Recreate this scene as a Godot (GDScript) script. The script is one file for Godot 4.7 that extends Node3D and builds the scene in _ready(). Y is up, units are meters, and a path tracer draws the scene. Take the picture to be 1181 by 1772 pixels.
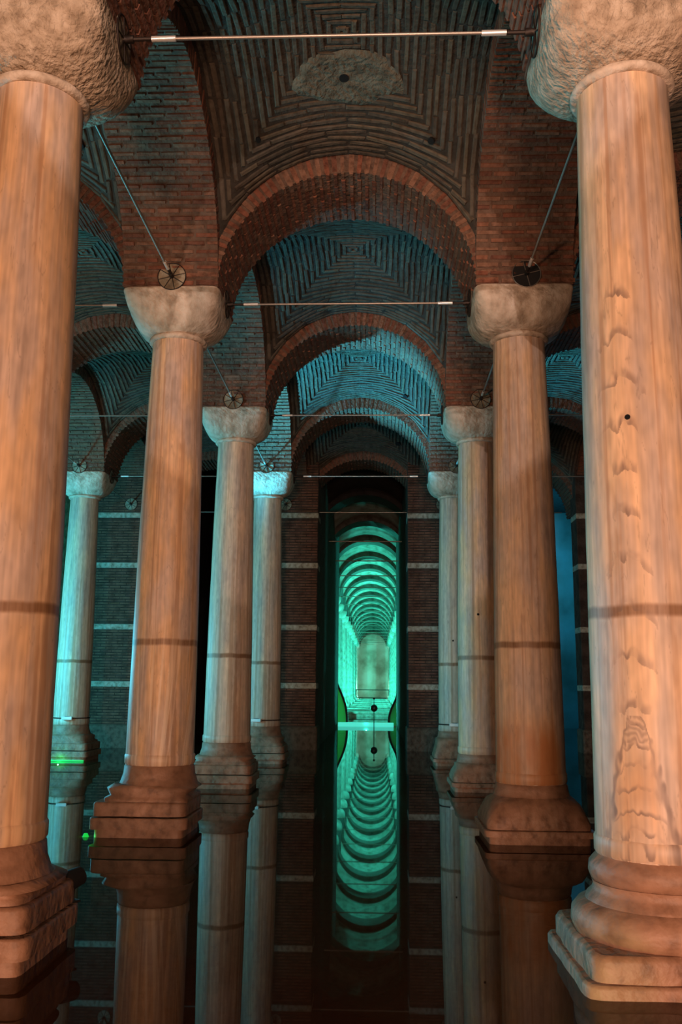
extends Node3D
# Flooded brick cistern: rows of marble columns, brick arches and vaults, a dark walled passage with a teal lit nave behind.
const ROW0 := 5.939      # depth of the first row of columns
const STEP := 4.8        # from row to row
const XL := -2.475       # left row of columns
const AISLE := 4.22      # from row to row across
const HALF := 0.585      # half the width of a capital and of an arch
const SPRING := 6.25     # top of the capitals
const TOP := 8.9         # underside of the slab above the vaults
const WATER := -0.06
const BED := -0.75
const ORD := ["first", "second", "third", "fourth", "fifth", "sixth", "seventh", "eighth", "ninth", "tenth", "eleventh", "twelfth", "thirteenth", "fourteenth", "fifteenth", "sixteenth", "seventeenth", "eighteenth", "nineteenth"]
const AX := 1.525
const AB := 1.45
const AZ := 1.815
const BB := 1.55

var M := {}
var rng := RandomNumberGenerator.new()
var wob := FastNoiseLite.new()
var names := {}
var brick_shapes: Array[ArrayMesh] = []
var joined := {}

func row_z(i: float) -> float:
	return -(ROW0 + STEP * (i - 1.0))

func col_x(c: int) -> float:      # 0 = outer left, 1 = left, 2 = right, 3 = outer right
	return XL + AISLE * (c - 1)

# ---------------------------------------------------------------- naming
func numbered(called: String) -> String:
	var n: int = names.get(called, 0)
	names[called] = n + 1
	return called if n == 0 else "%s_%03d" % [called, n]

func tag(o: Node, label: String, category: String, group := "", kind := "") -> void:
	o.set_meta("label", label)
	o.set_meta("category", category)
	if group:
		o.set_meta("group", group)
	if kind:
		o.set_meta("kind", kind)

func thing(called: String, label: String, category: String, at: Vector3, turn := 0.0, group := "", kind := "") -> Node3D:
	var o := Node3D.new()
	o.name = numbered(called)
	add_child(o, true)
	o.position = at
	o.rotation.y = turn
	tag(o, label, category, group, kind)
	return o

func part(called: String, mesh: Mesh, mat: Material, parent: Node, xf := Transform3D(), kind := "") -> MeshInstance3D:
	var o := MeshInstance3D.new()
	var key := str(parent.get_instance_id()) + called
	var n: int = names.get(key, 0)
	names[key] = n + 1
	o.name = called if n == 0 else "%s_%03d" % [called, n]
	o.mesh = mesh
	o.material_override = mat
	o.transform = xf
	if kind:
		o.set_meta("kind", kind)
	parent.add_child(o, true)
	return o

# ---------------------------------------------------------------- shapes
func begin() -> SurfaceTool:
	var st := SurfaceTool.new()
	st.begin(Mesh.PRIMITIVE_TRIANGLES)
	return st

func finish(st: SurfaceTool) -> ArrayMesh:
	st.generate_normals()
	return st.commit()

func quad(st: SurfaceTool, a: Vector3, b: Vector3, c: Vector3, d: Vector3, uv := [Vector2(0, 0), Vector2(1, 0), Vector2(1, 1), Vector2(0, 1)]) -> void:
	var p := [a, b, c, d]
	for k in [0, 1, 2, 0, 2, 3]:
		st.set_uv(uv[k])
		st.add_vertex(p[k])

# rings from bottom to top, all with the same number of points, closed round; flat steps where sharp
func loft(rings: Array, v: Array = [], cap_low := false, cap_high := false, sharp := false) -> ArrayMesh:
	var st := begin()
	var n: int = rings[0].size()
	st.set_smooth_group(0xFFFFFFFF if sharp else 0)
	for i in rings.size() - 1:
		if sharp:
			st.set_smooth_group(i + 1)
		var lo: PackedVector3Array = rings[i]
		var hi: PackedVector3Array = rings[i + 1]
		var va: float = v[i] if v else float(i)
		var vb: float = v[i + 1] if v else float(i + 1)
		for j in n:
			var k := (j + 1) % n
			var ua := float(j) / n
			var ub := float(j + 1) / n
			quad(st, lo[j], hi[j], hi[k], lo[k], [Vector2(ua, va), Vector2(ua, vb), Vector2(ub, vb), Vector2(ub, va)])
	for e in [[cap_low, 0, true], [cap_high, rings.size() - 1, false]]:
		if e[0]:
			st.set_smooth_group(97 if e[2] else 98)
			var r: PackedVector3Array = rings[e[1]]
			var mid := Vector3.ZERO
			for p in r:
				mid += p / n
			for j in n:
				var k := (j + 1) % n
				for p in ([mid, r[j], r[k]] if e[2] else [mid, r[k], r[j]]):
					st.set_uv(Vector2(p.x, p.z))
					st.add_vertex(p)
	return finish(st)

# a ring round the y axis: n = 2 is a circle, 16 is nearly a square; worn by noise
func ring(hx: float, hz: float, n: float, y: float, count: int, worn := 0.0, seed_at := 0.0, cx := 0.0, cz := 0.0) -> PackedVector3Array:
	var r := PackedVector3Array()
	for j in count:
		var t := TAU * j / count
		var c := cos(t)
		var s := sin(t)
		var d := 1.0 / pow(pow(absf(c), n) + pow(absf(s), n), 1.0 / n)
		var p := Vector3(c * d * hx, y, s * d * hz)
		if worn > 0.0:
			var k := wob.get_noise_3d(p.x * 38.0 + seed_at, y * 26.0, p.z * 38.0)
			p.x *= 1.0 + worn * k
			p.z *= 1.0 + worn * k
			p.y += worn * 0.3 * wob.get_noise_3d(p.x * 40.0, seed_at + 31.0, p.z * 40.0)
		r.append(p + Vector3(cx, 0, cz))
	return r

func tube(a: Vector3, b: Vector3, ra: float, rb := -1.0, count := 12, caps := true) -> ArrayMesh:
	var d := (b - a).normalized()
	var u := d.cross(Vector3.UP if absf(d.y) < 0.9 else Vector3.RIGHT).normalized()
	var w := d.cross(u)
	var rings := []
	for e in [[a, ra], [b, ra if rb < 0.0 else rb]]:
		var r := PackedVector3Array()
		for j in count:
			var t := -TAU * j / count
			r.append(e[0] + (u * cos(t) + w * sin(t)) * e[1])
		rings.append(r)
	return loft(rings, [0.0, 1.0], caps, caps)

# a box with chamfered edges
func block(lo: Vector3, hi: Vector3, c := 0.01) -> ArrayMesh:
	var st := begin()
	st.set_smooth_group(0xFFFFFFFF)
	var m := (lo + hi) / 2.0
	var h := (hi - lo) / 2.0
	for axis in 3:
		for side in [-1.0, 1.0]:
			var u := (axis + 1) % 3
			var w := (axis + 2) % 3
			var q := []
			for s in [[-1, -1], [1, -1], [1, 1], [-1, 1]]:
				var p := Vector3.ZERO
				p[axis] = h[axis] * side
				p[u] = (h[u] - c) * s[0]
				p[w] = (h[w] - c) * s[1]
				q.append(m + p)
			if side > 0:
				q.reverse()
			quad(st, q[0], q[1], q[2], q[3])
	for axis in 3:                                  # twelve chamfers
		var u := (axis + 1) % 3
		var w := (axis + 2) % 3
		for su in [-1.0, 1.0]:
			for sw in [-1.0, 1.0]:
				var q := []
				for e in [[-1.0, 0], [1.0, 0], [1.0, 1], [-1.0, 1]]:
					var p := Vector3.ZERO
					p[axis] = (h[axis] - c) * e[0]
					p[u] = (h[u] - (c if e[1] else 0.0)) * su
					p[w] = (h[w] - (0.0 if e[1] else c)) * sw
					q.append(m + p)
				if su * sw < 0:
					q.reverse()
				quad(st, q[0], q[1], q[2], q[3])
	for sx in [-1.0, 1.0]:
		for sy in [-1.0, 1.0]:
			for sz in [-1.0, 1.0]:
				var s := Vector3(sx, sy, sz)
				var q := []
				for axis in 3:
					var p := (h - Vector3.ONE * c) * s
					p[axis] = h[axis] * s[axis]
					q.append(m + p)
				if sx * sy * sz > 0:
					q.reverse()
				for p in q:
					st.set_uv(Vector2.ZERO)
					st.add_vertex(p)
	return finish(st)

# one worn brick: x along it, y its thickness, z proud of the mortar; unit size, five faces and a chamfer
func make_brick(v: int) -> ArrayMesh:
	var r := RandomNumberGenerator.new()
	r.seed = 70 + v
	var st := begin()
	st.set_smooth_group(0xFFFFFFFF)
	var sets := []
	for lv in [[-1.0, 0.5, 0.5, 0.0], [-0.16, 0.5, 0.5, 0.0], [0.0, 0.475, 0.36, 0.09]]:
		var q := []
		for s in [[-1, -1], [1, -1], [1, 1], [-1, 1]]:
			q.append(Vector3(s[0] * (lv[1] - r.randf() * lv[3] * 0.3), s[1] * (lv[2] - r.randf() * lv[3]), lv[0] - r.randf() * lv[3] * 0.6))
		sets.append(q)
	for i in 2:
		for j in 4:
			var k := (j + 1) % 4
			quad(st, sets[i][j], sets[i + 1][j], sets[i + 1][k], sets[i][k])
	quad(st, sets[2][3], sets[2][2], sets[2][1], sets[2][0])
	return finish(st)

# many bricks as one mesh: list of [transform, tone]
func brick_mass(list: Array) -> ArrayMesh:
	var st := begin()
	st.set_smooth_group(0xFFFFFFFF)
	for e in list:
		var xf: Transform3D = e[0]
		st.set_color(e[1])
		var q := []
		for z in [-1.0, 0.0]:
			for s in [[-1, -1], [1, -1], [1, 1], [-1, 1]]:
				q.append(xf * Vector3(s[0] * 0.5, s[1] * (0.5 if z < 0.0 else 0.4), z))
		for j in 4:
			var k := (j + 1) % 4
			quad(st, q[j], q[j + 4], q[k + 4], q[k])
		quad(st, q[7], q[6], q[5], q[4])
	return finish(st)

func tone(spread := 0.25) -> Color:
	var k := 1.0 + rng.randf_range(-spread, spread)
	return Color(k, k * rng.randf_range(0.92, 1.06), k * rng.randf_range(0.9, 1.1))

# ---------------------------------------------------------------- materials
func noise(freq: float, octaves := 4, seed_at := 1, kind := FastNoiseLite.TYPE_SIMPLEX_SMOOTH) -> FastNoiseLite:
	var n := FastNoiseLite.new()
	n.noise_type = kind
	n.frequency = freq
	n.seed = seed_at
	n.fractal_octaves = octaves
	return n

func noise_tex(freq: float, octaves: int, seed_at: int, stops: Array, kind := FastNoiseLite.TYPE_SIMPLEX_SMOOTH, size := 512) -> NoiseTexture2D:
	var t := NoiseTexture2D.new()
	t.width = size
	t.height = size
	t.seamless = true
	t.noise = noise(freq, octaves, seed_at, kind)
	if stops:
		var g := Gradient.new()
		g.offsets = PackedFloat32Array(stops.map(func(s): return s[0]))
		g.colors = PackedColorArray(stops.map(func(s): return s[1]))
		t.color_ramp = g
	return t

func mat(called: String, color: Color, rough := 0.8, metal := 0.0) -> StandardMaterial3D:
	var m := StandardMaterial3D.new()
	m.resource_name = called
	m.albedo_color = color
	m.roughness = rough
	m.metallic = metal
	M[called] = m
	return m

func rgb8(r: int, g: int, b: int) -> Color:
	return Color(r / 255.0, g / 255.0, b / 255.0)

func grained(m: StandardMaterial3D, albedo: Texture2D, height: Texture2D, depth: float, scale: float) -> void:
	m.albedo_texture = albedo
	m.uv1_triplanar = true
	m.uv1_world_triplanar = true
	m.uv1_scale = Vector3.ONE * scale
	if height:
		m.heightmap_enabled = true
		m.heightmap_texture = height
		m.heightmap_scale = depth

# the skin of one shaft, unrolled: drawn-out streaks, clouds, veins, water marks
func marble(seed_at: int, warm: float, opts := {}) -> ImageTexture:
	var w := 448
	var h := 1024
	var tall := 5.2
	var low := 0.55
	var streak := noise(1.0, 4, seed_at)
	var cloud := noise(1.0, 3, seed_at + 50)
	var fine := noise(1.0, 2, seed_at + 90)
	var data := PackedByteArray()
	data.resize(w * h * 3)
	var ca := PackedFloat32Array()
	var sa := PackedFloat32Array()
	for i in w:
		ca.append(cos(TAU * i / w))
		sa.append(sin(TAU * i / w))
	var at := 0
	var lean: float = opts.get("lean", 0.0)
	for j in h:
		var y := low + tall * (1.0 - (j + 0.5) / h)
		for i in w:
			var c := ca[i]
			var s := sa[i]
			var sl := lean * y
			var a := streak.get_noise_3d(c * 3.2 + sl, y * 0.34, s * 3.2)
			var b := cloud.get_noise_3d(c * 1.1, y * 0.9, s * 1.1)
			var d := fine.get_noise_3d(c * 11.0 + sl * 3.0, y * 1.5, s * 11.0)
			var e := fine.get_noise_3d(c * 5.0, y * 5.0, s * 5.0)
			var k := 0.76 + 0.10 * a + 0.10 * b + 0.07 * d + 0.06 * e
			var g := clampf(0.5 + b * 1.3 + a * 0.5, 0.0, 1.0)      # grey against cream
			var red := k * (0.98 + warm * 0.04)
			var gre := k * (0.89 - warm * 0.06 * g)
			var blu := k * (0.80 - warm * 0.16 * g)
			var vein := absf(streak.get_noise_3d(c * 2.1 + 7.0, y * 0.8 + c * 0.5, s * 2.1))
			if vein < 0.03 and d > 0.05:
				var t := 0.88 + 4.0 * vein
				red *= t
				gre *= t
				blu *= t
			# brown runs down the stone
			var run := smoothstep(0.12, 0.42, streak.get_noise_3d(c * 4.3 + sl + 20.0, y * 0.16 + 0.06 * e, s * 4.3 - 9.0)) * 0.5
			red = lerpf(red, 0.62, run)
			gre = lerpf(gre, 0.46, run)
			blu = lerpf(blu, 0.34, run)
			# a brown mark all round where the water once stood
			var mark := absf(y - 2.045 - 0.012 * b)
			if mark < 0.05:
				var t := smoothstep(0.05, 0.018, mark) * (0.55 + 0.35 * absf(d) + 0.2 * a)
				red = lerpf(red, 0.42, t)
				gre = lerpf(gre, 0.28, t)
				blu = lerpf(blu, 0.17, t)
			# rust and damp at the foot
			var foot: float = opts.get("foot", 0.0)
			if foot > 0.0 and y < 1.35:
				var t := 0.75 * foot * smoothstep(1.35, 1.0, y + 0.1 * b) * clampf(0.5 + 1.2 * b + 0.5 * a, 0.0, 1.0)
				red = lerpf(red, 0.66, t)
				gre = lerpf(gre, 0.40, t)
				blu = lerpf(blu, 0.22, t)
			if opts.has("fan"):                                     # light rays of calcite that fan out from the foot
				var u := fposmod(float(i) / w - 0.29 + 0.5, 1.0) - 0.5
				var ray := streak.get_noise_2d(u * 9.0 / (0.35 + 0.22 * y) * 2.4, y * 0.25 + 3.0)
				if ray > 0.10 and y < 3.0:
					var t := smoothstep(0.10, 0.35, ray) * smoothstep(3.0, 1.2, y) * 0.5
					red = lerpf(red, 0.92, t)
					gre = lerpf(gre, 0.84, t)
					blu = lerpf(blu, 0.74, t)
			if opts.has("knots"):                                   # nested dark arcs, one over another, as in banded marble
				var u := (fposmod(float(i) / w - 0.345 + 0.5, 1.0) - 0.5) * 2.3 + 0.05 * e + 0.03 * a
				if absf(u) < 0.42 and y < 4.3:
					var low_down := y < 1.42
					var half := 0.018 + 0.20 * pow(clampf((1.42 - y) / 0.85, 0.0, 1.2), 0.75) if low_down else 0.12 + 0.05 * sin(y * 4.0)
					var q := absf(u) / half
					var wave := fposmod((y + u * u * (3.0 if low_down else 5.0) + 0.05 * e + 0.04 * b) * (8.0 if low_down else 3.4), 1.0)
					var t := 0.0
					if q < 1.0:
						t = smoothstep(0.3, 0.05, wave) * (1.0 - q * 0.7) * clampf(0.42 + 1.2 * e + 0.6 * b, 0.1, 0.7)
					if low_down:
						t = maxf(t, smoothstep(0.22, 0.03, absf(q - 1.0)) * clampf(0.5 + 0.6 * e, 0.25, 0.75))
						if y > 1.26 and q < 1.0:
							t = maxf(t, 0.22 + 0.16 * sin(y * 150.0 + 9.0 * e))
					t = clampf(t, 0.0, 1.0)
					red = lerpf(red, 0.42, t)
					gre = lerpf(gre, 0.34, t)
					blu = lerpf(blu, 0.30, t)
			data[at] = int(clampf(red, 0.0, 1.0) * 255.0)
			data[at + 1] = int(clampf(gre, 0.0, 1.0) * 255.0)
			data[at + 2] = int(clampf(blu, 0.0, 1.0) * 255.0)
			at += 3
	return ImageTexture.create_from_image(Image.create_from_data(w, h, false, Image.FORMAT_RGB8, data))

func make_materials() -> void:
	var lump := noise_tex(0.02, 5, 11, [])
	var pits := noise_tex(0.035, 4, 12, [], FastNoiseLite.TYPE_CELLULAR)
	var dirt := noise_tex(0.012, 5, 13, [[0.0, Color(0.55, 0.5, 0.45)], [0.45, Color(0.85, 0.82, 0.78)], [1.0, Color(1, 1, 1)]])
	var blot := noise_tex(0.008, 5, 14, [[0.0, Color(0.62, 0.58, 0.52)], [0.5, Color(0.9, 0.88, 0.84)], [0.8, Color(1, 1, 0.98)], [1.0, Color(1, 1, 1)]])
	var k := 0
	for c in [[140, 86, 64], [128, 78, 57], [146, 98, 75], [122, 78, 60], [142, 104, 83]]:
		grained(mat("brick %d" % k, rgb8(c[0], c[1], c[2]), 0.9), dirt, lump, 1.0, 1.3)
		k += 1
	k = 0
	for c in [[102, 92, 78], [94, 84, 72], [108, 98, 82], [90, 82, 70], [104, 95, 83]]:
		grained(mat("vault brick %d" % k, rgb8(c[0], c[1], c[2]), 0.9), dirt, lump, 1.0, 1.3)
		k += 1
	grained(mat("brick mass", rgb8(134, 90, 70), 0.9), dirt, lump, 1.0, 1.3)
	M["brick mass"].vertex_color_use_as_albedo = true
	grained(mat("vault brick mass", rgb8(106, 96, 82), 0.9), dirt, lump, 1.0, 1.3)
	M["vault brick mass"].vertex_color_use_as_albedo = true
	grained(mat("wall brick mass", rgb8(124, 84, 66), 0.9), blot, lump, 0.6, 0.8)
	M["wall brick mass"].vertex_color_use_as_albedo = true
	grained(mat("mortar", rgb8(118, 92, 76), 0.95), dirt, lump, 2.0, 0.9)
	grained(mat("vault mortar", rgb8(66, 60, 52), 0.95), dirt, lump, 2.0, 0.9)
	grained(mat("wall core", rgb8(78, 58, 48), 0.95), blot, lump, 2.0, 0.7)
	grained(mat("band stone", rgb8(198, 190, 174), 0.9), dirt, pits, 1.0, 1.1)
	grained(mat("plaster", rgb8(160, 150, 132), 0.9), blot, lump, 2.0, 0.8)
	grained(mat("patch plaster", rgb8(112, 106, 92), 0.9), blot, lump, 3.0, 1.2)
	grained(mat("capital stone", rgb8(214, 196, 180), 0.72), blot, lump, 1.4, 1.2)
	grained(mat("rough capital stone", rgb8(196, 176, 156), 0.8), blot, lump, 2.6, 1.6)
	grained(mat("base stone", rgb8(168, 128, 104), 0.6), dirt, lump, 0.9, 0.9)
	grained(mat("nave stone", rgb8(185, 185, 178), 0.8), dirt, null, 0.0, 0.4)
	grained(mat("painted_shade", rgb8(44, 38, 34), 0.95), dirt, null, 0.0, 0.4)  # dark copy of the nave stone: passage shade put into the colour
	mat("ball grey", rgb8(70, 88, 88), 0.35, 0.4)
	grained(mat("end wall", rgb8(182, 190, 180), 0.9), blot, lump, 2.0, 0.08)
	grained(mat("nave brick", rgb8(92, 88, 80), 0.9), dirt, null, 0.0, 0.5)
	grained(mat("ledge stone", rgb8(112, 94, 78), 0.8), dirt, lump, 1.5, 0.9)
	grained(mat("bed", rgb8(70, 44, 30), 0.95), blot, lump, 3.0, 0.35)
	mat("steel", rgb8(150, 138, 126), 0.38, 0.7)
	mat("bright steel", rgb8(235, 230, 222), 0.28, 0.6)
	mat("dark iron", rgb8(52, 42, 36), 0.55, 0.6)
	mat("black", rgb8(14, 13, 13), 0.7)
	mat("hole", rgb8(4, 4, 4), 1.0)  # black for the plugs that carry the shade inside the holes
	mat("white lacquer", rgb8(235, 232, 225), 0.4)
	var g := mat("green acrylic", Color(0.03, 0.62, 0.42), 0.5)
	g.backlight_enabled = true
	g.backlight = Color(0.08, 0.75, 0.5)
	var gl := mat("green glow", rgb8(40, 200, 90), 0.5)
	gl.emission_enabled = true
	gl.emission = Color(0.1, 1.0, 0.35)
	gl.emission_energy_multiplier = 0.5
	var tg := mat("teal glow", rgb8(90, 230, 215), 0.5)
	tg.emission_enabled = true
	tg.emission = Color(0.3, 0.95, 0.85)
	tg.emission_energy_multiplier = 0.8
	var w := mat("water", Color(0.25, 0.15, 0.085, 0.86), 0.015)
	w.transparency = BaseMaterial3D.TRANSPARENCY_ALPHA
	w.metallic_specular = 0.24
	var i := 0
	for o in [[101, 1.0, {}], [102, 0.8, {"knots": true, "foot": 0.3}], [103, 1.1, {"fan": true, "lean": 0.12}], [104, 0.9, {"foot": 1.0, "lean": 0.03}], [105, 0.4, {"lean": -0.05}]]:
		var m := mat("marble %d" % i, Color.WHITE, 0.5)
		m.albedo_texture = marble(o[0], o[1], o[2])
		m.metallic_specular = 0.45
		i += 1

# ---------------------------------------------------------------- columns
func shaft_mesh(r0: float, r1: float, y0: float, y1: float, seed_at: float, count: int, levels: int, chipped := 0.0) -> ArrayMesh:
	var rings := []
	var v := []
	for i in levels + 1:
		var t := float(i) / levels
		var y: float = lerpf(y0, y1, t)
		var r: float = lerpf(r0, r1, t) + 0.012 * sin(PI * t)
		var q := PackedVector3Array()
		for j in count:
			var a := TAU * j / count
			var rr := r * (1.0 + 0.012 * wob.get_noise_3d(cos(a) * 40.0 + seed_at, y * 22.0, sin(a) * 40.0))
			var yy := y
			if i == 0:
				yy += chipped * maxf(0.0, wob.get_noise_3d(cos(a) * 150.0, seed_at, sin(a) * 150.0))
			q.append(Vector3(cos(a) * rr, yy, sin(a) * rr))
		rings.append(q)
		v.append(1.0 - (y - 0.55) / 5.2)
	return loft(rings, v, true, true)

func capital_mesh(bulge: float, seed_at: float, count: int, worn: float) -> ArrayMesh:
	var rings := []
	var v := []
	for e in [[5.775, 0.345, 2.0], [5.79, 0.385, 2.1], [5.83, 0.43 + 0.05 * bulge, 2.5], [5.88, 0.47 + 0.055 * bulge, 3.0], [5.94, 0.505 + 0.055 * bulge, 3.6], [6.01, 0.535 + 0.045 * bulge, 4.5], [6.09, 0.56 + 0.03 * bulge, 6.0], [6.16, 0.575 + 0.015 * bulge, 8.0], [6.22, 0.585, 12.0], [6.245, 0.585, 14.0], [6.255, 0.575, 14.0]]:
		rings.append(ring(e[1], e[1], e[2], e[0], count, worn, seed_at))
		v.append(e[0])
	return loft(rings, v, true, true)

func slab(parent: Node, called: String, hx: float, hz: float, y0: float, y1: float, material: Material, seed_at: float, cx := 0.0, cz := 0.0, n := 14.0, bevel := 0.02, worn := 0.03, top := 1.0) -> void:
	var rings := []
	var v := []
	for e in [[y0, 1.0, 0.0], [y1 - bevel, 1.0, 0.0], [y1 - bevel * 0.3, top, bevel * 0.35], [y1, top, bevel]]:
		rings.append(ring(hx * e[1] - e[2], hz * e[1] - e[2], n, e[0], 96, worn, seed_at, cx, cz))
		v.append(e[0])
	part(called, loft(rings, v, true, true), material, parent)

func profile(parent: Node, called: String, pts: Array, material: Material, seed_at: float, worn := 0.02, count := 72, cx := 0.0, cz := 0.0) -> void:
	var rings := []
	var v := []
	for e in pts:
		rings.append(ring(e[1], e[1], e[2], e[0], count, worn, seed_at, cx * e[3] if e.size() > 3 else cx, cz))
		v.append(e[0])
	part(called, loft(rings, v, true, true), material, parent)

# style of base: "attic" round mouldings, "bell" flared block, "step" stepped slabs
func column(c: int, r: int, label: String, marble_no: int, style: String, opts := {}) -> Node3D:
	var t := thing("marble_column", label, "column", Vector3(col_x(c), 0, row_z(r)), 0.0, "marble columns standing in the water")
	var near := r <= 2
	var n := 96 if near else 56
	var sd := c * 37.0 + r * 91.0
	var foot: float = opts.get("foot", 0.66)
	part("shaft", shaft_mesh(0.388, 0.312, foot, 5.72, sd, n, 40 if near else 20, opts.get("chip", 0.03)), M["marble %d" % marble_no], t)
	part("shaft_collar", loft([ring(0.386, 0.386, 2, foot + 0.0, n, 0.01, sd), ring(0.399, 0.399, 2, foot + 0.02, n, 0.01, sd), ring(0.399, 0.399, 2, foot + 0.10, n, 0.01, sd), ring(0.386, 0.386, 2, foot + 0.12, n, 0.01, sd)], [0.97, 0.965, 0.96, 0.955]), M["marble %d" % marble_no], t)
	var tor := []
	var tv := []
	for i in 9:
		var a := PI * (i / 8.0 - 0.5)
		tor.append(ring(0.318 + 0.042 * cos(a), 0.318 + 0.042 * cos(a), 2, 5.745 + 0.036 * sin(a), n, 0.008, sd))
		tv.append(i * 0.1)
	part("necking_ring", loft(tor, tv, true, true), M["capital stone"], t)
	part("capital", capital_mesh(opts.get("bulge", 0.4), sd, n, 0.016 if near else 0.01), M["rough capital stone" if r == 1 else "capital stone"], t)
	var b: Material = M["base stone"]
	var f := foot
	if style == "attic":
		profile(t, "upper_torus", [[f - 0.16, 0.40, 2], [f - 0.14, 0.425, 2], [f - 0.10, 0.44, 2], [f - 0.05, 0.435, 2], [f - 0.02, 0.41, 2], [f + 0.03, 0.36, 2]], b, sd, 0.02, 96)
		profile(t, "scotia", [[f - 0.27, 0.47, 2], [f - 0.24, 0.46, 2], [f - 0.21, 0.428, 2], [f - 0.18, 0.415, 2], [f - 0.15, 0.425, 2]], b, sd + 3, 0.02, 96)
		profile(t, "lower_torus", [[f - 0.46, 0.50, 2], [f - 0.44, 0.535, 2.05], [f - 0.39, 0.558, 2.1], [f - 0.33, 0.55, 2.1], [f - 0.28, 0.515, 2], [f - 0.255, 0.46, 2]], b, sd + 5, 0.025, 96)
		slab(t, "plinth", 0.57, 0.57, 0.0, f - 0.44, b, sd, 0, 0, 14.0, 0.035, 0.03)
		slab(t, "plinth_slab", 0.615, 0.615, BED, 0.01, b, sd + 9, 0, 0, 16.0, 0.02, 0.02)
	elif style == "bell":
		var hw: float = opts.get("half", 0.59)
		profile(t, "base_neck", [[f - 0.17, 0.45, 2.4], [f - 0.14, 0.425, 2.1], [f - 0.06, 0.405, 2], [f - 0.02, 0.40, 2], [f + 0.01, 0.37, 2]], b, sd, 0.012)
		profile(t, "bell", [[0.09, hw - 0.035, 12], [0.14, hw - 0.03, 11], [0.22, hw - 0.055, 8], [f - 0.2, hw - 0.10, 5], [f - 0.16, 0.46, 3], [f - 0.13, 0.42, 2.2]], b, sd + 2, 0.012)
		slab(t, "plinth_slab", hw, hw, 0.02, 0.085, b, sd + 4, 0, 0, 18.0, 0.012, 0.01)
		slab(t, "plinth", hw - 0.05, hw - 0.05, BED, 0.025, b, sd + 6, 0, 0, 18.0, 0.01, 0.01)
	else:
		var hs: float = opts.get("half", 0.52)
		var dx: float = opts.get("dx", 0.0)
		profile(t, "base_neck", [[f - 0.24, 0.47, 3.0], [f - 0.20, 0.435, 2.2], [f - 0.10, 0.405, 2], [f - 0.015, 0.396, 2], [f + 0.01, 0.36, 2]], b, sd, 0.015)
		profile(t, "base_moulding", [[0.30, hs - 0.035, 12], [0.345, hs - 0.03, 10], [0.37, hs - 0.07, 6], [f - 0.24, 0.49, 3.5], [f - 0.2, 0.44, 2.5]], b, sd + 2, 0.02, 72, dx * 0.5)
		slab(t, "plinth", hs + 0.01, hs + 0.01, 0.165, 0.31, b, sd + 4, dx, 0, 14.0, 0.022, 0.02)
		slab(t, "plinth_slab", hs + 0.035, hs + 0.035, 0.03, 0.15, b, sd + 6, dx, 0, 16.0, 0.014, 0.02)
		slab(t, "footing", hs - 0.01, hs - 0.01, BED, 0.035, b, sd + 8, dx, 0, 16.0, 0.01, 0.02)
	for h in opts.get("holes", []):                 # drilled holes drawn as black plugs for the shade inside: angle, height
		var d := Vector3(cos(h[0]), 0, sin(h[0]))
		var rr := lerpf(0.388, 0.312, (h[1] - foot) / (5.72 - foot)) + 0.010
		part("drill_hole_plug", tube(Vector3(0, h[1], 0) + d * (rr - 0.05), Vector3(0, h[1], 0) + d * (rr + 0.003), h[2]), M["hole"], t)
	return t

# ---------------------------------------------------------------- arches
# bricks of an arch that spans local x and is 2 * HALF wide along local z; [transform, course]
func arch_bricks(a: float, b: float, pitch: float) -> Array:
	var pts := []
	var n := 720
	var run := 0.0
	var lens := [0.0]
	for i in n + 1:
		var t := PI * i / n
		pts.append(Vector2(a * cos(t), b * sin(t)))
		if i:
			run += pts[i].distance_to(pts[i - 1])
			lens.append(run)
	var courses := int(run / pitch)
	var out := []
	var at := 0
	for k in courses:
		var want := run * (k + 0.5) / courses
		while lens[at] < want:
			at += 1
		var p: Vector2 = pts[at]
		var tt: Vector2 = (pts[at] - pts[at - 1]).normalized()
		var nn := Vector2(-tt.y, tt.x)          # towards the centre
		var cuts := [-HALF, -HALF * 0.5, 0.0, HALF * 0.5, HALF]
		if k % 2:
			cuts = [-HALF, -HALF * 0.72, -HALF * 0.24, HALF * 0.26, HALF * 0.74, HALF]
		for m in cuts.size() - 1:
			var z0: float = cuts[m]
			var z1: float = cuts[m + 1]
			var jit := 0.02 * (1 if m > 0 else 0)
			var mid := (z0 + z1) / 2.0 + rng.randf_range(-jit, jit) * 0.3
			var long := z1 - z0 - 0.018
			var tw := rng.randf_range(-0.05, 0.05)
			var t3 := Vector3(tt.x, tt.y, tw).normalized()
			var proud := rng.randf_range(-0.008, 0.006)
			var basis := Basis(Vector3(0, 0, 1) * long, t3 * rng.randf_range(0.048, 0.070), Vector3(nn.x, nn.y, 0) * 0.27)
			out.append([Transform3D(basis, Vector3(p.x + nn.x * proud, p.y + nn.y * proud, mid)), k])
	return out

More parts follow.
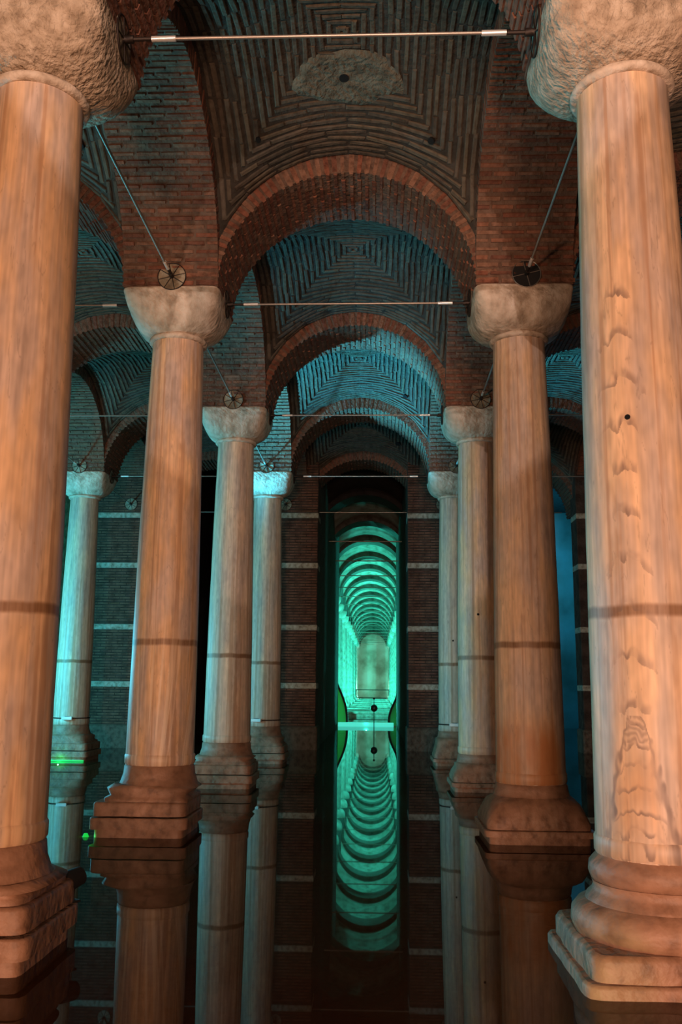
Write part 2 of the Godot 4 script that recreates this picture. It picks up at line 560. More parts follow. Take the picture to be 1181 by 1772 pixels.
func arch_core(a: float, b: float) -> ArrayMesh:
	var st := begin()
	var n := 48
	var e := 0.022
	var h := HALF - 0.015
	var up := TOP - SPRING
	var lo := []
	for i in n + 1:
		var t := PI * i / n
		lo.append(Vector2((a + e) * cos(t), (b + e) * sin(t)))
	st.set_smooth_group(1)
	for i in n:
		var p: Vector2 = lo[i]
		var q: Vector2 = lo[i + 1]
		quad(st, Vector3(p.x, p.y, h), Vector3(q.x, q.y, h), Vector3(q.x, q.y, -h), Vector3(p.x, p.y, -h))
	st.set_smooth_group(0xFFFFFFFF)
	for i in n:
		var p: Vector2 = lo[i]
		var q: Vector2 = lo[i + 1]
		quad(st, Vector3(p.x, up, h), Vector3(q.x, up, h), Vector3(q.x, q.y, h), Vector3(p.x, p.y, h))
		quad(st, Vector3(q.x, up, -h), Vector3(p.x, up, -h), Vector3(p.x, p.y, -h), Vector3(q.x, q.y, -h))
	return finish(st)

func arch(at: Vector3, across: bool, label: String, single: bool, group := "") -> Node3D:
	var o := thing("brick_arch", label, "arch", at, 0.0 if across else PI / 2, group, "structure")
	var key := "across" if across else "along"
	var a := AX if across else AZ
	var b := AB if across else BB
	if not joined.has(key):
		joined[key + " core"] = arch_core(a, b)
		var list := []
		for e in arch_bricks(a, b, 0.092):
			list.append([e[0], tone()])
		joined[key] = brick_mass(list)
	part("mortar_core", joined[key + " core"], M["mortar"], o)
	if single:
		for e in arch_bricks(a, b, 0.092):
			part("brick", brick_shapes[rng.randi() % brick_shapes.size()], M["brick %d" % (rng.randi() % 5)], o, e[0])
	else:
		part("brick_courses", joined[key], M["brick mass"], o, Transform3D(), "stuff")
	return o

# ---------------------------------------------------------------- vaults
func vault_h(x: float, z: float) -> float:
	var a := 1.61 * sqrt(maxf(0.0, 1.0 - pow(x / 1.6, 2)))
	var b := 1.71 * sqrt(maxf(0.0, 1.0 - pow(z / 1.9, 2)))
	return pow(pow(a, 6) + pow(b, 6), 1.0 / 6.0)

func vault_point(x: float, z: float) -> Vector3:
	return Vector3(x, vault_h(x, z), z)

func vault_normal(x: float, z: float) -> Vector3:      # down into the room
	var e := 0.01
	var n := (vault_point(x, z + e) - vault_point(x, z - e)).cross(vault_point(x + e, z) - vault_point(x - e, z)).normalized()
	return -n if n.y > 0 else n

func vault_surface() -> ArrayMesh:
	var st := begin()
	var n := 44
	st.set_smooth_group(1)
	var hx := AX + 0.03
	var hz := AZ + 0.03
	for i in n:
		for j in n:
			var q := []
			for e in [[0, 0], [1, 0], [1, 1], [0, 1]]:
				q.append(vault_point(hx * (2.0 * (i + e[0]) / n - 1.0), hz * (2.0 * (j + e[1]) / n - 1.0)))
			quad(st, q[0], q[1], q[2], q[3])
	return finish(st)

func vault_bricks() -> Array:
	var out := []
	var pitch := 0.088
	for sector in 4:
		var along_z := sector < 2                       # courses that run along z, on the left and right sides
		var side := -1.0 if sector % 2 else 1.0
		var hu := AX if along_z else AZ
		var hv := AZ if along_z else AX
		var courses := int(hu / pitch)
		for k in courses:
			var u := hu * (1.0 - (k + 0.5) / courses)
			var reach := hv * u / hu
			# cut the course into bricks by its true length
			var prev := Vector3.INF
			var pts := []
			var run := 0.0
			var steps := 120
			for i in steps + 1:
				var v := -reach + 2.0 * reach * i / steps
				var p := vault_point(side * u, v) if along_z else vault_point(v, side * u)
				if i:
					run += p.distance_to(prev)
				pts.append([run, v])
				prev = p
			var count := maxi(1, int(round(run / 0.48)))
			var shift := 0.5 if k % 2 else 0.0
			var cuts := [0.0]
			for i in count:
				var s := run * (i + shift) / count
				if s > 0.08 and s < run - 0.05:
					cuts.append(s)
			cuts.append(run)
			for m in cuts.size() - 1:
				var mid: float = (cuts[m] + cuts[m + 1]) / 2.0
				var i := 0
				while i < steps and pts[i][0] < mid:
					i += 1
				var v: float = pts[i][1]
				var x := side * u if along_z else v
				var z := v if along_z else side * u
				var nrm := vault_normal(x, z)
				var e := 0.01
				var ahead := (vault_point(x, z + e) - vault_point(x, z - e)) if along_z else (vault_point(x + e, z) - vault_point(x - e, z))
				ahead = (ahead.normalized() + nrm.cross(ahead.normalized()) * rng.randf_range(-0.05, 0.05)).normalized()
				var thick := nrm.cross(ahead).normalized()
				var basis := Basis(ahead * (cuts[m + 1] - cuts[m] + 0.004), thick * rng.randf_range(0.046, 0.06), nrm * 0.07)
				out.append(Transform3D(basis, vault_point(x, z) + nrm * rng.randf_range(0.016, 0.028) + thick * rng.randf_range(-0.007, 0.007)))
	return out

func vault(c: float, r: float, label: String, single: bool, near := Vector3.ZERO, group := "") -> Node3D:
	var o := thing("brick_vault", label, "vault", Vector3(col_x(1) + AISLE * (c - 1.0), 6.35, row_z(r)), 0.0, group, "structure")
	if not joined.has("vault"):
		joined["vault surface"] = vault_surface()
		var list := []
		for xf in vault_bricks():
			list.append([xf, tone(0.22)])
		joined["vault"] = brick_mass(list)
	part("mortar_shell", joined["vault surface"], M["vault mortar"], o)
	if single:
		var all := vault_bricks()
		all.sort_custom(func(p, q): return p.origin.distance_squared_to(near) < q.origin.distance_squared_to(near))
		var rest := []
		for i in all.size():
			if i < 300:
				part("brick", brick_shapes[rng.randi() % brick_shapes.size()], M["vault brick %d" % (rng.randi() % 5)], o, all[i])
			else:
				rest.append([all[i], tone(0.22)])
		if rest:
			part("brick_courses", brick_mass(rest), M["vault brick mass"], o, Transform3D(), "stuff")
	else:
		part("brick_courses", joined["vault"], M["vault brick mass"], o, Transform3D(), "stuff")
	return o

func vault_hole(o: Node3D, x: float, z: float, r: float) -> void:
	var n := vault_normal(x, z)
	var p := vault_point(x, z)
	part("putlog_hole_plug", tube(p - n * 0.05, p + n * 0.048, r, r, 10), M["hole"], o)  # black plug drawn for the shade inside the hole

# ---------------------------------------------------------------- ties
func end_disc(parent: Node, at: Vector3, d: Vector3, backed: bool) -> void:
	var u := Vector3.UP
	var w := d.cross(u).normalized()
	var p := part("end_disc", tube(at - d * 0.004, at + d * 0.008, 0.165, 0.165, 28), M["black" if backed else "plaster"], parent)
	var rim := []
	var rv := []
	for i in 9:
		var q := PackedVector3Array()
		for j in 32:
			var t := TAU * j / 32
			var rr := 0.168 + 0.006 * cos(TAU * i / 8.0)
			q.append(at + d * (0.01 + 0.009 * sin(TAU * i / 8.0)) + (u * cos(t) + w * sin(t)) * rr)
		rim.append(q)
		rv.append(i * 0.1)
	part("rim", loft(rim, rv), M["dark iron" if not backed else "steel"], p)
	for i in 8:
		if backed and i % 2:
			continue
		var t := TAU * (i + 0.3) / 8
		var e := u * cos(t) + w * sin(t)
		part("spoke", tube(at + d * 0.014 + e * 0.02, at + d * 0.014 + e * 0.165, 0.006, 0.0045, 8), M["dark iron" if not backed else "steel"], p)
	part("hub", tube(at, at + d * 0.06, 0.03, 0.024, 12), M["dark iron"], p)

# from a to b between two faces; full: sleeves, threaded ends and spoked discs
func tie(a: Vector3, b: Vector3, label: String, full: bool, group: String, disc_a := true, disc_b := true, backed := false, r := 0.0135) -> void:
	var t := thing("tie_rod", label, "tie rod", a, 0.0, group)
	var d := (b - a).normalized()
	var e := b - a
	var l := e.length()
	if not full:
		part("rod", tube(Vector3.ZERO, e, r, r, 8), M["steel"], t)
		return
	part("rod", tube(d * 0.30, d * (l - 0.30), r), M["steel"], t)
	for s in [0.0, 1.0]:
		var o := d * (0.0 if s == 0.0 else l)
		var dd := d if s == 0.0 else -d
		part("threaded_end", tube(o, o + dd * 0.22, r * 1.15), M["dark iron"], t)
		part("sleeve", tube(o + dd * 0.22, o + dd * 0.40, r * 1.55), M["bright steel"], t)
		part("nut", tube(o + dd * 0.03, o + dd * 0.085, r * 2.2, r * 2.2, 6), M["dark iron"], t)
		if (s == 0.0 and disc_a) or (s == 1.0 and disc_b):
			end_disc(t, o, dd, backed)

# ---------------------------------------------------------------- walls
func pier_wall(called: String, c: int, label: String, z0: float, z1: float, front: bool) -> void:
	var x := col_x(c) + (0.27 if c == 3 else 0.0)
	var hw := 0.905
	var o := thing(called, label, "wall", Vector3(x, 0, 0), 0.0, "", "structure")
	part("masonry", block(Vector3(-hw, BED, -z1), Vector3(hw, TOP, -z0), 0.02), M["wall core"], o)
	var bands := [1.57, 3.06, 4.72, 6.07]
	if front:
		var list := []
		var pitch := 0.074
		var y := 0.57
		var k := 0
		while y < TOP - 0.1:
			var skip := false
			for bd in bands:
				if absf(y - bd) < 0.10:
					skip = true
			if not skip:
				var cx := -hw + (0.0 if k % 2 else -0.15)
				while cx < hw:
					var lo := maxf(cx, -hw)
					var hi := minf(cx + 0.30, hw)
					if hi - lo > 0.06:
						var pale := clampf(wob.get_noise_3d((x + cx) * 26.0, y * 16.0, 5.0) * 2.4 - 0.45, 0.0, 1.0)
						var tn := tone(0.22)
						tn = tn.lerp(Color(2.6, 3.2, 3.6), pale * rng.randf())
						list.append([Transform3D(Basis(Vector3(hi - lo - 0.016, 0, 0), Vector3(0, 0.047, 0), Vector3(0, 0, 0.06)), Vector3((lo + hi) / 2.0, y, -z0 + rng.randf_range(0.006, 0.02))), tn])
					cx += 0.30
			y += pitch
			k += 1
		part("brick_courses", brick_mass(list), M["wall brick mass"], o, Transform3D(), "stuff")
	for bd in bands:
		var jit := rng.randf_range(-0.015, 0.015)
		part("stone_band", block(Vector3(-hw - 0.012, bd - 0.075 + jit, -minf(z0 + 0.9, z1 - 0.05)), Vector3(hw + 0.012, bd + 0.07 + jit, -z0 + 0.022), 0.012), M["band stone"], o)
	part("ledge", block(Vector3(-hw - 0.05, BED, -minf(z0 + 1.2, z1)), Vector3(hw + 0.05, 0.53, -z0 + 0.06), 0.03), M["ledge stone"], o)

# ---------------------------------------------------------------- lights
func omni(at: Vector3, color: Color, energy: float, size := 0.15) -> OmniLight3D:
	var l := OmniLight3D.new()
	l.name = numbered("lamp_light")
	l.position = at
	l.light_color = color
	l.light_energy = energy
	l.light_size = size
	l.omni_range = 120.0
	l.omni_attenuation = 2.0
	l.shadow_enabled = true
	add_child(l, true)
	return l

func spot(at: Vector3, to: Vector3, angle: float, color: Color, energy: float, size := 0.15, soft := 0.6) -> SpotLight3D:
	var l := SpotLight3D.new()
	l.name = numbered("flood_light")
	l.light_color = color
	l.light_energy = energy
	l.light_size = size
	l.spot_range = 120.0
	l.spot_attenuation = 2.0
	l.spot_angle = angle
	l.spot_angle_attenuation = soft
	l.shadow_enabled = true
	add_child(l, true)
	l.look_at_from_position(at, to, Vector3.UP)
	return l

func _ready() -> void:
	rng.seed = 4711
	wob.noise_type = FastNoiseLite.TYPE_SIMPLEX_SMOOTH
	wob.frequency = 0.05
	wob.fractal_octaves = 3
	# camera
	var cam := Camera3D.new()
	cam.name = "camera"
	cam.fov = 58.5
	cam.near = 0.05
	cam.far = 300.0
	cam.transform = Transform3D(Basis(Vector3.UP, 0.0394) * Basis(Vector3.RIGHT, 0.1874) * Basis(Vector3.BACK, 0.0095), Vector3(0, 1.58, 0))
	add_child(cam)
	cam.current = true
	# no sky: underground
	var env := Environment.new()
	env.background_mode = Environment.BG_COLOR
	env.background_color = Color.BLACK
	env.tonemap_mode = Environment.TONE_MAPPER_LINEAR
	env.tonemap_exposure = 1.0
	env.sdfgi_enabled = true
	env.ssao_enabled = true
	env.ssil_enabled = true
	var we := WorldEnvironment.new()
	we.name = "environment"
	we.environment = env
	add_child(we)
	# warm floods behind the visitor, low on the walkway
	var warm := Color(1.0, 0.57, 0.37).linear_to_srgb()
	for e in [[-4.6, 72.0], [-0.2, 62.0], [1.4, 40.0]]:
		spot(Vector3(e[0], 1.3, 7.0), Vector3(e[0] * 0.3 - 0.3, 3.0, -14.0), 34.0, warm, e[1], 0.4)
	spot(Vector3(1.0, 0.7, 1.2), Vector3(2.2, 3.0, -6.0), 36.0, Color(1.0, 0.63, 0.50).linear_to_srgb(), 19.0, 0.2)
	spot(Vector3(-0.3, 6.44, 6.0), Vector3(-0.35, 6.94, -10.0), 12.6, Color(1.0, 0.76, 0.66).linear_to_srgb(), 60.0, 0.03, 0.1)
	# blue-green floods in the outer left aisle
	var cyan := Color(0.06, 0.60, 0.85).linear_to_srgb()
	omni(Vector3(-9.9, 2.2, -17.4), cyan, 42.0, 0.2)
	omni(Vector3(-9.9, 2.2, -10.8), Color(0.10, 0.62, 0.82).linear_to_srgb(), 44.0, 0.2)
	spot(Vector3(-8.4, 0.4, -17.9), Vector3(-0.1, 8.2, -17.9), 17.0, Color(0.05, 0.52, 0.85).linear_to_srgb(), 720.0, 0.15)
	spot(Vector3(-8.6, 0.4, -13.1), Vector3(-0.2, 8.2, -13.1), 14.0, Color(0.05, 0.52, 0.85).linear_to_srgb(), 75.0, 0.15)
	spot(Vector3(-8.6, 0.4, -8.3), Vector3(-0.2, 8.2, -8.3), 20.0, Color(0.25, 0.55, 0.6).linear_to_srgb(), 26.0, 0.15)
	# blue floods in the right aisle and behind its narrow opening
	omni(Vector3(6.6, 6.2, -35.0), Color(0.02, 0.33, 0.65).linear_to_srgb(), 12.0, 0.2)
	spot(Vector3(3.9, 0.4, -21.5), Vector3(4.4, 8.0, -15.5), 35.0, Color(0.02, 0.33, 0.55).linear_to_srgb(), 8.0, 0.2)
	# green water lights at the feet of the columns
	var green := Color(0.05, 1.0, 0.2).linear_to_srgb()
	omni(Vector3(-3.15, -0.043, -10.3), green, 0.03, 0.01)
	spot(Vector3(0.8, 0.0, -4.5), Vector3(1.2, -0.02, -5.4), 20.0, green, 0.2, 0.03)
	omni(Vector3(-6.7, 0.0, -19.68), green, 0.04, 0.01)  # goes with the glowing bar added for the projected line
	# teal floods along the nave behind the passage
	var teal := Color(0.05, 0.92, 0.72).linear_to_srgb()
	for i in 6:
		omni(Vector3(-4.6, 0.6, -44.0 - 10.0 * i), teal, 95.0, 0.2)
		omni(Vector3(3.9, 0.6, -52.0 - 9.0 * i), teal, 105.0, 0.2)
	omni(Vector3(-0.4, 0.08, -38.22), teal, 0.02, 0.01)  # faint light added with the glow on the sill front
	spot(Vector3(-0.4, 0.6, -99.0), Vector3(-0.5, 2.0, -112.0), 40.0, Color(0.36, 1.0, 0.75).linear_to_srgb(), 110.0, 0.3)

	make_materials()
	for i in 4:
		brick_shapes.append(make_brick(i))
	build_setting()
	build_columns()
	build_vaulting()
	build_ties()
	build_nave()
	build_small()

func build_setting() -> void:
	var o := thing("floor", "brown silted cistern floor seen through the still water", "floor", Vector3.ZERO, 0, "", "structure")
	part("bed", block(Vector3(-11.2, BED - 0.4, -113.0), Vector3(10.6, BED, 9.0), 0.02), M["bed"], o)
	var wtr := PlaneMesh.new()
	wtr.size = Vector2(21.6, 121.6)
	o = thing("water", "still dark brown water mirroring the columns and the lit passage", "water", Vector3(-0.3, WATER, -51.8), 0, "", "structure")
	part("surface", wtr, M["water"], o)
	o = thing("ceiling", "dark masonry fill above the brick vaults", "ceiling", Vector3.ZERO, 0, "", "structure")
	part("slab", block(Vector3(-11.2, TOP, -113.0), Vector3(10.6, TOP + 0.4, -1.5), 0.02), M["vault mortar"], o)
	o = thing("wall_left", "teal lit outer wall beyond the leftmost column", "wall", Vector3.ZERO, 0, "", "structure")
	part("masonry", block(Vector3(-11.3, BED, -113.0), Vector3(-10.9, TOP, 9.0), 0.02), M["plaster"], o)
	o = thing("wall_right", "unlit outer wall far behind the nearest right column", "wall", Vector3.ZERO, 0, "", "structure")
	part("masonry", block(Vector3(10.2, BED, -113.0), Vector3(10.6, TOP, 9.0), 0.02), M["wall core"], o)
	o = thing("wall_back", "pale wall closing the far end of the teal lit passage", "wall", Vector3.ZERO, 0, "", "structure")
	part("masonry", block(Vector3(-11.3, BED, -112.4), Vector3(10.6, TOP, -112.0), 0.02), M["end wall"], o)
	pier_wall("wall_passage_left", 1, "banded brick wall forming the left side of the dark passage", 24.2, 38.5, true)
	pier_wall("wall_passage_right", 2, "banded dark brick wall forming the right side of the dark passage", 24.2, 38.5, true)
	pier_wall("wall_aisle_left", 0, "white-streaked banded brick wall right behind the cyan edged far left column", 24.2, 38.5, true)
	pier_wall("wall_aisle_right", 3, "unlit brick wall bounding the narrow blue opening on its far side", 24.2, 24.9, false)
	o = thing("wall_aisle_back", "blue lit wall inside the narrow opening right of the columns", "wall", Vector3.ZERO, 0, "", "structure")
	part("masonry", block(Vector3(1.9, BED, -39.2), Vector3(10.2, TOP, -38.6), 0.02), M["end wall"], o)
	o = thing("wall_aisle_back_left", "unlit wall closing the gap between two left banded walls", "wall", Vector3.ZERO, 0, "", "structure")
	part("masonry", block(Vector3(-6.4, BED, -39.2), Vector3(-2.6, TOP, -38.6), 0.02), M["wall core"], o)

func build_columns() -> void:
	column(1, 1, "nearest left marble column, orange-brown, with a stepped base half in shadow", 0, "step", {"half": 0.47, "foot": 0.61, "bulge": 0.5})
	column(2, 1, "nearest right marble column with dark nested arcs above a worn round moulded base", 1, "attic", {"foot": 0.585, "chip": 0.09, "bulge": 0.9, "holes": [[2.04, 3.26, 0.018]]})
	column(1, 2, "second column of the left row, fan-streaked, on a stepped orange plinth", 2, "step", {"half": 0.50, "dx": -0.1, "foot": 0.68, "bulge": 0.1})
	column(2, 2, "second column of the right row, rust-stained foot on a flared square base", 3, "bell", {"half": 0.59, "foot": 0.53, "bulge": 0.8})
	column(1, 3, "third column of the left row, slim, overlapping the teal edged one behind", 4, "step", {"half": 0.5, "dx": -0.03, "foot": 0.645, "bulge": 0.3})
	column(2, 3, "third column of the right row, partly hidden by the rust-footed column", 0, "bell", {"half": 0.55, "foot": 0.505, "bulge": 0.6, "holes": [[1.75, 2.75, 0.02]]})
	column(1, 4, "fourth column of the left row with a white clamp lamp at its foot", 4, "step", {"half": 0.52, "foot": 0.70, "bulge": 0.3})
	column(2, 4, "fourth column of the right row, cyan edged capital, white clamp lamp at foot", 4, "bell", {"half": 0.55, "foot": 0.64, "bulge": 0.6, "holes": [[1.8, 2.55, 0.02]]})
	column(0, 4, "far left column lit cyan along its edge, green light line at its plinth", 4, "step", {"half": 0.53, "foot": 0.69, "bulge": 0.3})
	column(0, 3, "outer left column standing behind the nearest left column", 4, "step")
	column(0, 2, "outer left column nearest the visitor, beyond the frame", 4, "step")
	column(3, 3, "outer right column third from the visitor, hidden behind the nearest right column", 0, "bell")
	column(3, 4, "outer right column fourth from the visitor, hidden behind the nearest right column", 0, "bell")
	column(3, 2, "outer right column second from the visitor, beyond the frame", 0, "bell")

func build_vaulting() -> void:
	# solid springers over the capitals
	for c in 4:
		for r in range(1, 6):
			var o := thing("springer", "%s brick springer block over the %s row of columns" % [ORD[r - 1], ["outer left", "left", "right", "outer right"][c]], "masonry", Vector3(col_x(c), 0, row_z(r)), 0, "", "structure")
			part("masonry", block(Vector3(-HALF + 0.024, SPRING + 0.01, -HALF + 0.024), Vector3(HALF - 0.024, TOP, HALF - 0.024), 0.02), M["mortar"], o)
	var bay := ["left aisle", "middle", "right aisle"]
	# arches across
	for r in range(1, 6):
		for b in 3:
			if r == 1 and b != 1:
				continue
			var single := (b == 1 and r in [2, 3]) or (b == 0 and r == 2)
			arch(Vector3(col_x(b) + AISLE / 2.0, SPRING, row_z(r)), true, "%s brick arch spanning the %s from column to column" % [ORD[r - 1], ["left aisle", "middle aisle", "right aisle"][b]], single, "brick arches across the aisles")
	# arches along
	for c in 4:
		for r in range(1, 5):
			if r == 1 and (c == 0 or c == 3):
				continue
			var single := c in [1, 2] and r in [1, 2]
			arch(Vector3(col_x(c), SPRING, row_z(r + 0.5)), false, "%s brick arch running lengthwise along the %s row of columns" % [ORD[r - 1], ["outer left", "left", "right", "outer right"][c]], single, "brick arches along the rows")
	# vaults
	for r in range(1, 5):
		for b in 3:
			var single := (b == 1 and r <= 2) or (b == 0 and r == 1)
			var lab := "%s %s vault of concentric brick squares" % [ORD[r - 1], bay[b]]
			if b == 1 and r == 1:
				lab = "nearest middle vault with a plaster patch and dark hole at its crown"
			if b == 1 and r == 3:
				lab = "bright blue-green third middle vault of concentric brick squares"
			var v := vault(b + 0.5, r + 0.5, lab, single, Vector3(0.3, 1.6, -1.2) if b == 1 else Vector3(1.5, 1.4, -1.8), "square brick vaults")
			if b == 1 and r == 1:
				var st := begin()                       # plaster patch, an uneven sheet that follows the vault
				st.set_smooth_group(1)
				var n := 14
				for i in n:
					for j in 24:
						var q := []
						for e in [[0, 0], [1, 0], [1, 1], [0, 1]]:
							var a: float = TAU * ((j + int(e[1])) % 24) / 24.0
							var d: float = (0.95 + 0.28 * wob.get_noise_2d(cos(a) * 60.0, sin(a) * 60.0)) * (i + e[0]) / n
							var x: float = 0.02 + cos(a) * 0.62 * d
							var z: float = -0.62 + sin(a) * 0.40 * d
							var edge: float = 1.0 - smoothstep(0.85, 1.0, float(i + e[0]) / n)
							q.append(vault_point(x, z) + vault_normal(x, z) * (0.012 + 0.028 * edge))
						quad(st, q[0], q[1], q[2], q[3])
				part("plaster_patch", finish(st), M["patch plaster"], v)
				vault_hole(v, 0.0, -0.62, 0.055)
				vault_hole(v, 1.0, -1.25, 0.04)
				vault_hole(v, -1.02, -1.2, 0.03)
			if b == 0 and r == 1:
				vault_hole(v, 1.15, -1.2, 0.045)
			if b == 0 and r == 2:
				vault_hole(v, 0.6, -1.3, 0.09)
			if b == 1 and r == 3:
				vault_hole(v, 1.0, -1.2, 0.05)
			if b == 1 and r == 4:
				vault_hole(v, 0.95, -0.9, 0.07)

func build_ties() -> void:
	var place := ["left aisle", "middle", "right aisle"]
	for r in range(1, 6):
		for b in 3:
			if r == 1 and b != 1:
				continue
			var inset := HALF if r < 5 else 0.9
			var z := row_z(r) if r < 5 else -24.75
			var x0 := col_x(b) + inset
			var x1 := col_x(b + 1) - inset
			tie(Vector3(x0, 6.268, z), Vector3(x1, 6.268, z), "%s steel tie rod across the %s at capital height" % [ORD[r - 1], place[b]], r < 5, "tie rods across the aisles")
	for c in 3:
		for r in range(1, 5):
			if c == 0 and r < 2:
				continue
			var z0 := row_z(r) - HALF
			var z1 := row_z(r + 1) + HALF if r < 4 else -24.2 + 0.02
			tie(Vector3(col_x(c) + 0.02, 6.372, z0), Vector3(col_x(c) + 0.02, 6.372, z1), "%s steel tie rod running back along the %s row of columns" % [ORD[r - 1], ["outer left", "left", "right"][c]], true, "tie rods along the rows", false, true, c == 2 and r == 1)

func build_nave() -> void:
	# arches over the walled passage and the lit nave behind it: plain, far away
	for r in range(6, 24):
		var o := thing("nave_arch", "%s brick arch of the teal lit nave behind the passage" % ORD[r - 6], "arch", Vector3(col_x(1) + AISLE / 2.0, SPRING, row_z(r)), 0, "arches of the lit nave", "structure")
		part("ring", joined["across core"], M["nave brick" if r > 6 else "painted_shade"], o)
	for r in range(5, 23):
		var o := thing("nave_vault", "%s brick vault of the teal lit nave behind the passage" % ORD[r - 5], "vault", Vector3(col_x(1) + AISLE / 2.0, 6.35, row_z(r + 0.5)), 0, "vaults of the lit nave", "structure")
		part("shell", joined["vault surface"], M["nave stone" if r > 5 else "painted_shade"], o)
	for r in range(6, 23):
		tie(Vector3(col_x(1) + 0.3, 6.268, row_z(r)), Vector3(col_x(2) - 0.3, 6.268, row_z(r)), "%s thin tie rod across the teal lit nave" % ORD[r - 6], false, "tie rods across the lit nave", true, true, false, 0.02)
	var shaft := shaft_mesh(0.388, 0.312, 0.6, 5.72, 5.0, 28, 6)
	var cap := capital_mesh(0.5, 3.0, 28, 0.0)
	var foot := block(Vector3(-0.52, BED, -0.52), Vector3(0.52, 0.3, 0.52), 0.03)
	var neck := loft([ring(0.5, 0.5, 8, 0.3, 28), ring(0.44, 0.44, 3, 0.45, 28), ring(0.4, 0.4, 2, 0.6, 28)], [0.0, 0.1, 0.2], true, true)
	for c in [1, 2]:
		for r in range(9, 23):
			var t := thing("nave_column", "%s slender column on the %s side of the teal lit nave" % [ORD[r - 9], "left" if c == 1 else "right"], "column", Vector3(col_x(c), 0, row_z(r)), 0, "columns of the lit nave")
			part("shaft", shaft, M["nave stone"], t)
			part("capital", cap, M["nave stone"], t)
			part("base", neck, M["nave stone"], t)
			part("plinth", foot, M["nave stone"], t)
	# sill across the passage end; added teal glow stands for light on its front
	var o := thing("sill", "stone sill across the passage at water level, its teal lit front drawn as glow", "sill", Vector3(0, 0, -38.3))
	part("coping", block(Vector3(-1.62, WATER - 0.3, -0.25), Vector3(0.80, -0.02, 0.0), 0.02), M["nave stone"], o)
	part("cast_light_glow", block(Vector3(-1.55, -0.09, -0.02), Vector3(0.72, 0.10, 0.03), 0.01), M["teal glow"], o)
	# plank walkway across the far water
	o = thing("walkway", "low pale plank walkway at the far end of the lit nave", "walkway", Vector3.ZERO)
	for i in 25:
		part("plank", block(Vector3(-1.75, 0.10 + 0.05 * (i % 2), -50.0 - 1.9 * i - 1.5), Vector3(1.05, 0.22 + 0.05 * (i % 2), -50.0 - 1.9 * i), 0.02), M["nave stone"], o)
	part("stringer", block(Vector3(-1.6, WATER - 0.5, -97.6), Vector3(0.9, 0.10, -50.3), 0.02), M["nave stone"], o)
	o = thing("railing", "thin dark railing in front of the pale end wall", "railing", Vector3(-0.36, 0.2, -97.5))
	for y in [0.12, 0.95]:
		part("rail", tube(Vector3(-1.7, y, 0), Vector3(1.7, y, 0), 0.05, 0.05, 6), M["dark iron"], o)
	for x in [-1.7, 1.7]:
		part("post", tube(Vector3(x, 0, 0), Vector3(x, 1.0, 0), 0.05, 0.05, 6), M["dark iron"], o)

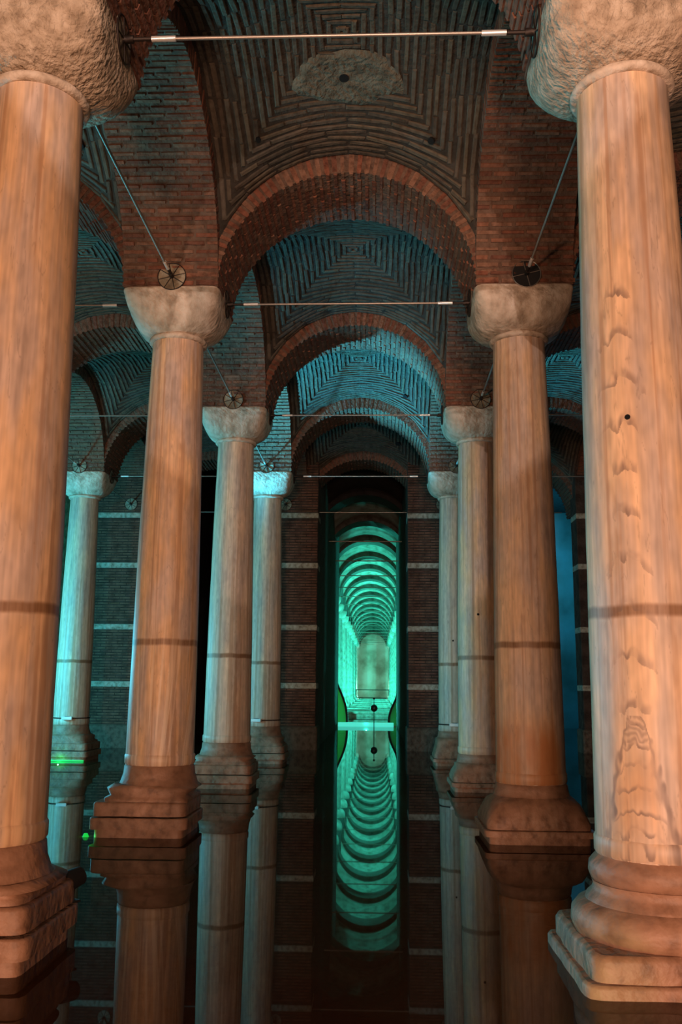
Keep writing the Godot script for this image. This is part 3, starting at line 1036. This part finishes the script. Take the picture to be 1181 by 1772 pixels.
func build_small() -> void:
	# curved green panels at either side of the passage mouth
	for side in [[-1.66, 1, 0.51, 2.1, "left"], [0.84, -1, 0.36, 1.35, "right"]]:
		var o := thing("flared_panel", "curved green panel with a dark rim against the %s passage wall" % side[4], "panel", Vector3(side[0], WATER, -38.75), 0, "green flared panels")
		var st := begin()
		var n := 24
		var edge := []
		for i in n + 1:
			var t := float(i) / n
			edge.append(Vector2(side[1] * side[2] * smoothstep(0.0, 1.0, 1.0 - pow(t, 1.5)), side[3] * t))
		for i in n:
			var p: Vector2 = edge[i]
			var q: Vector2 = edge[i + 1]
			for z in [0.0, -0.06]:
				quad(st, Vector3(0, p.y, z), Vector3(p.x, p.y, z), Vector3(q.x, q.y, z), Vector3(0, q.y, z))
		part("panel", finish(st), M["green acrylic"], o)
		var rim := begin()
		rim.set_smooth_group(0xFFFFFFFF)
		for i in n:
			var p: Vector2 = edge[i]
			var q: Vector2 = edge[i + 1]
			var w := Vector2(side[1] * 0.09, 0.0)
			for z in [0.05, -0.12]:
				quad(rim, Vector3(p.x - w.x, p.y, z), Vector3(p.x, p.y, z), Vector3(q.x, q.y, z), Vector3(q.x - w.x, q.y, z))
			for e in [w, Vector2.ZERO]:
				quad(rim, Vector3(p.x - e.x, p.y, 0.05), Vector3(p.x - e.x, p.y, -0.12), Vector3(q.x - e.x, q.y, -0.12), Vector3(q.x - e.x, q.y, 0.05))
		part("rim", finish(rim), M["black"], o)
	# ball on a pole
	var o := thing("ball_sculpture", "dark round ball on a thin pole standing in the passage water", "sculpture", Vector3(-0.075, BED, -36.0))
	part("pole", tube(Vector3.ZERO, Vector3(0, 1.72, 0), 0.016, 0.014, 8), M["black"], o)
	var s := SphereMesh.new()
	s.radius = 0.135
	s.height = 0.27
	part("ball", s, M["ball grey"], o, Transform3D(Basis(), Vector3(0, 1.48, 0)))
	var s2 := SphereMesh.new()
	s2.radius = 0.04
	s2.height = 0.08
	part("finial", s2, M["black"], o, Transform3D(Basis(), Vector3(0, 1.84, 0)))
	part("finial_rod", tube(Vector3(0, 1.6, 0), Vector3(0, 1.84, 0), 0.01, 0.01, 8), M["black"], o)
	part("foot", tube(Vector3.ZERO, Vector3(0, 0.05, 0), 0.15, 0.13, 16), M["black"], o)
	# black floodlight on the plinth of the nearest left column
	o = thing("floodlight", "small black floodlight on the plinth corner of the nearest left column", "floodlight", Vector3(-2.03, 0.15, -6.40), -0.5)
	part("housing", tube(Vector3(0, 0.13, 0.05), Vector3(0, 0.15, -0.07), 0.07, 0.06, 20), M["black"], o)
	part("lens", tube(Vector3(0, 0.15, -0.07), Vector3(0, 0.1505, -0.073), 0.05, 0.05, 20), M["dark iron"], o)
	part("bracket", block(Vector3(-0.012, 0, -0.02), Vector3(0.012, 0.09, 0.02), 0.003), M["black"], o)
	part("foot", block(Vector3(-0.05, -0.005, -0.04), Vector3(0.05, 0.01, 0.04), 0.003), M["black"], o)
	# white clamp lamps strapped round the feet of three columns
	for e in [[1, 4, 0.83, 1.75, "left"], [0, 4, 0.83, 1.45, "far left"], [2, 4, 0.78, 1.75, "right"]]:
		var x := col_x(e[0])
		o = thing("clamp_lamp", "small white clamp lamp strapped to the foot of the %s fourth column" % e[4], "lamp", Vector3(x, e[2], row_z(e[1])), 0, "clamp lamps at column feet")
		part("strap", loft([ring(0.398, 0.398, 2, -0.012, 40), ring(0.402, 0.402, 2, -0.012, 40), ring(0.402, 0.402, 2, 0.012, 40), ring(0.398, 0.398, 2, 0.012, 40)], [0.0, 0.1, 0.2, 0.3]), M["dark iron"], o)
		var d := Vector3(cos(e[3]), 0, sin(e[3]))
		part("housing", block(Vector3(-0.11, -0.035, -0.03), Vector3(0.11, 0.035, 0.05), 0.01), M["white lacquer"], o, Transform3D(Basis(Vector3.UP, PI / 2 - e[3]), d * 0.43))
		part("lens", block(Vector3(-0.05, 0.036, -0.02), Vector3(0.05, 0.044, 0.04), 0.002), M["black"], o, Transform3D(Basis(Vector3.UP, PI / 2 - e[3]), d * 0.43))
	# green lamp at the waterline; glowing bar added for a projected green line
	o = thing("water_lamp", "tiny green glowing lamp at the waterline beside the stepped orange plinth", "lamp", Vector3(-3.15, WATER, -10.3))
	part("glow", tube(Vector3(0, 0.0, 0), Vector3(0, 0.035, 0), 0.035, 0.02, 12), M["green glow"], o)
	part("stake", tube(Vector3(0, BED - WATER, 0), Vector3(0, 0.0, 0), 0.012, 0.012, 8), M["black"], o)
	o = thing("cast_light_glow", "projected green light line, drawn as a glowing bar, along the far left plinth", "projected light", Vector3(-6.7, WATER + 0.005, -19.76))
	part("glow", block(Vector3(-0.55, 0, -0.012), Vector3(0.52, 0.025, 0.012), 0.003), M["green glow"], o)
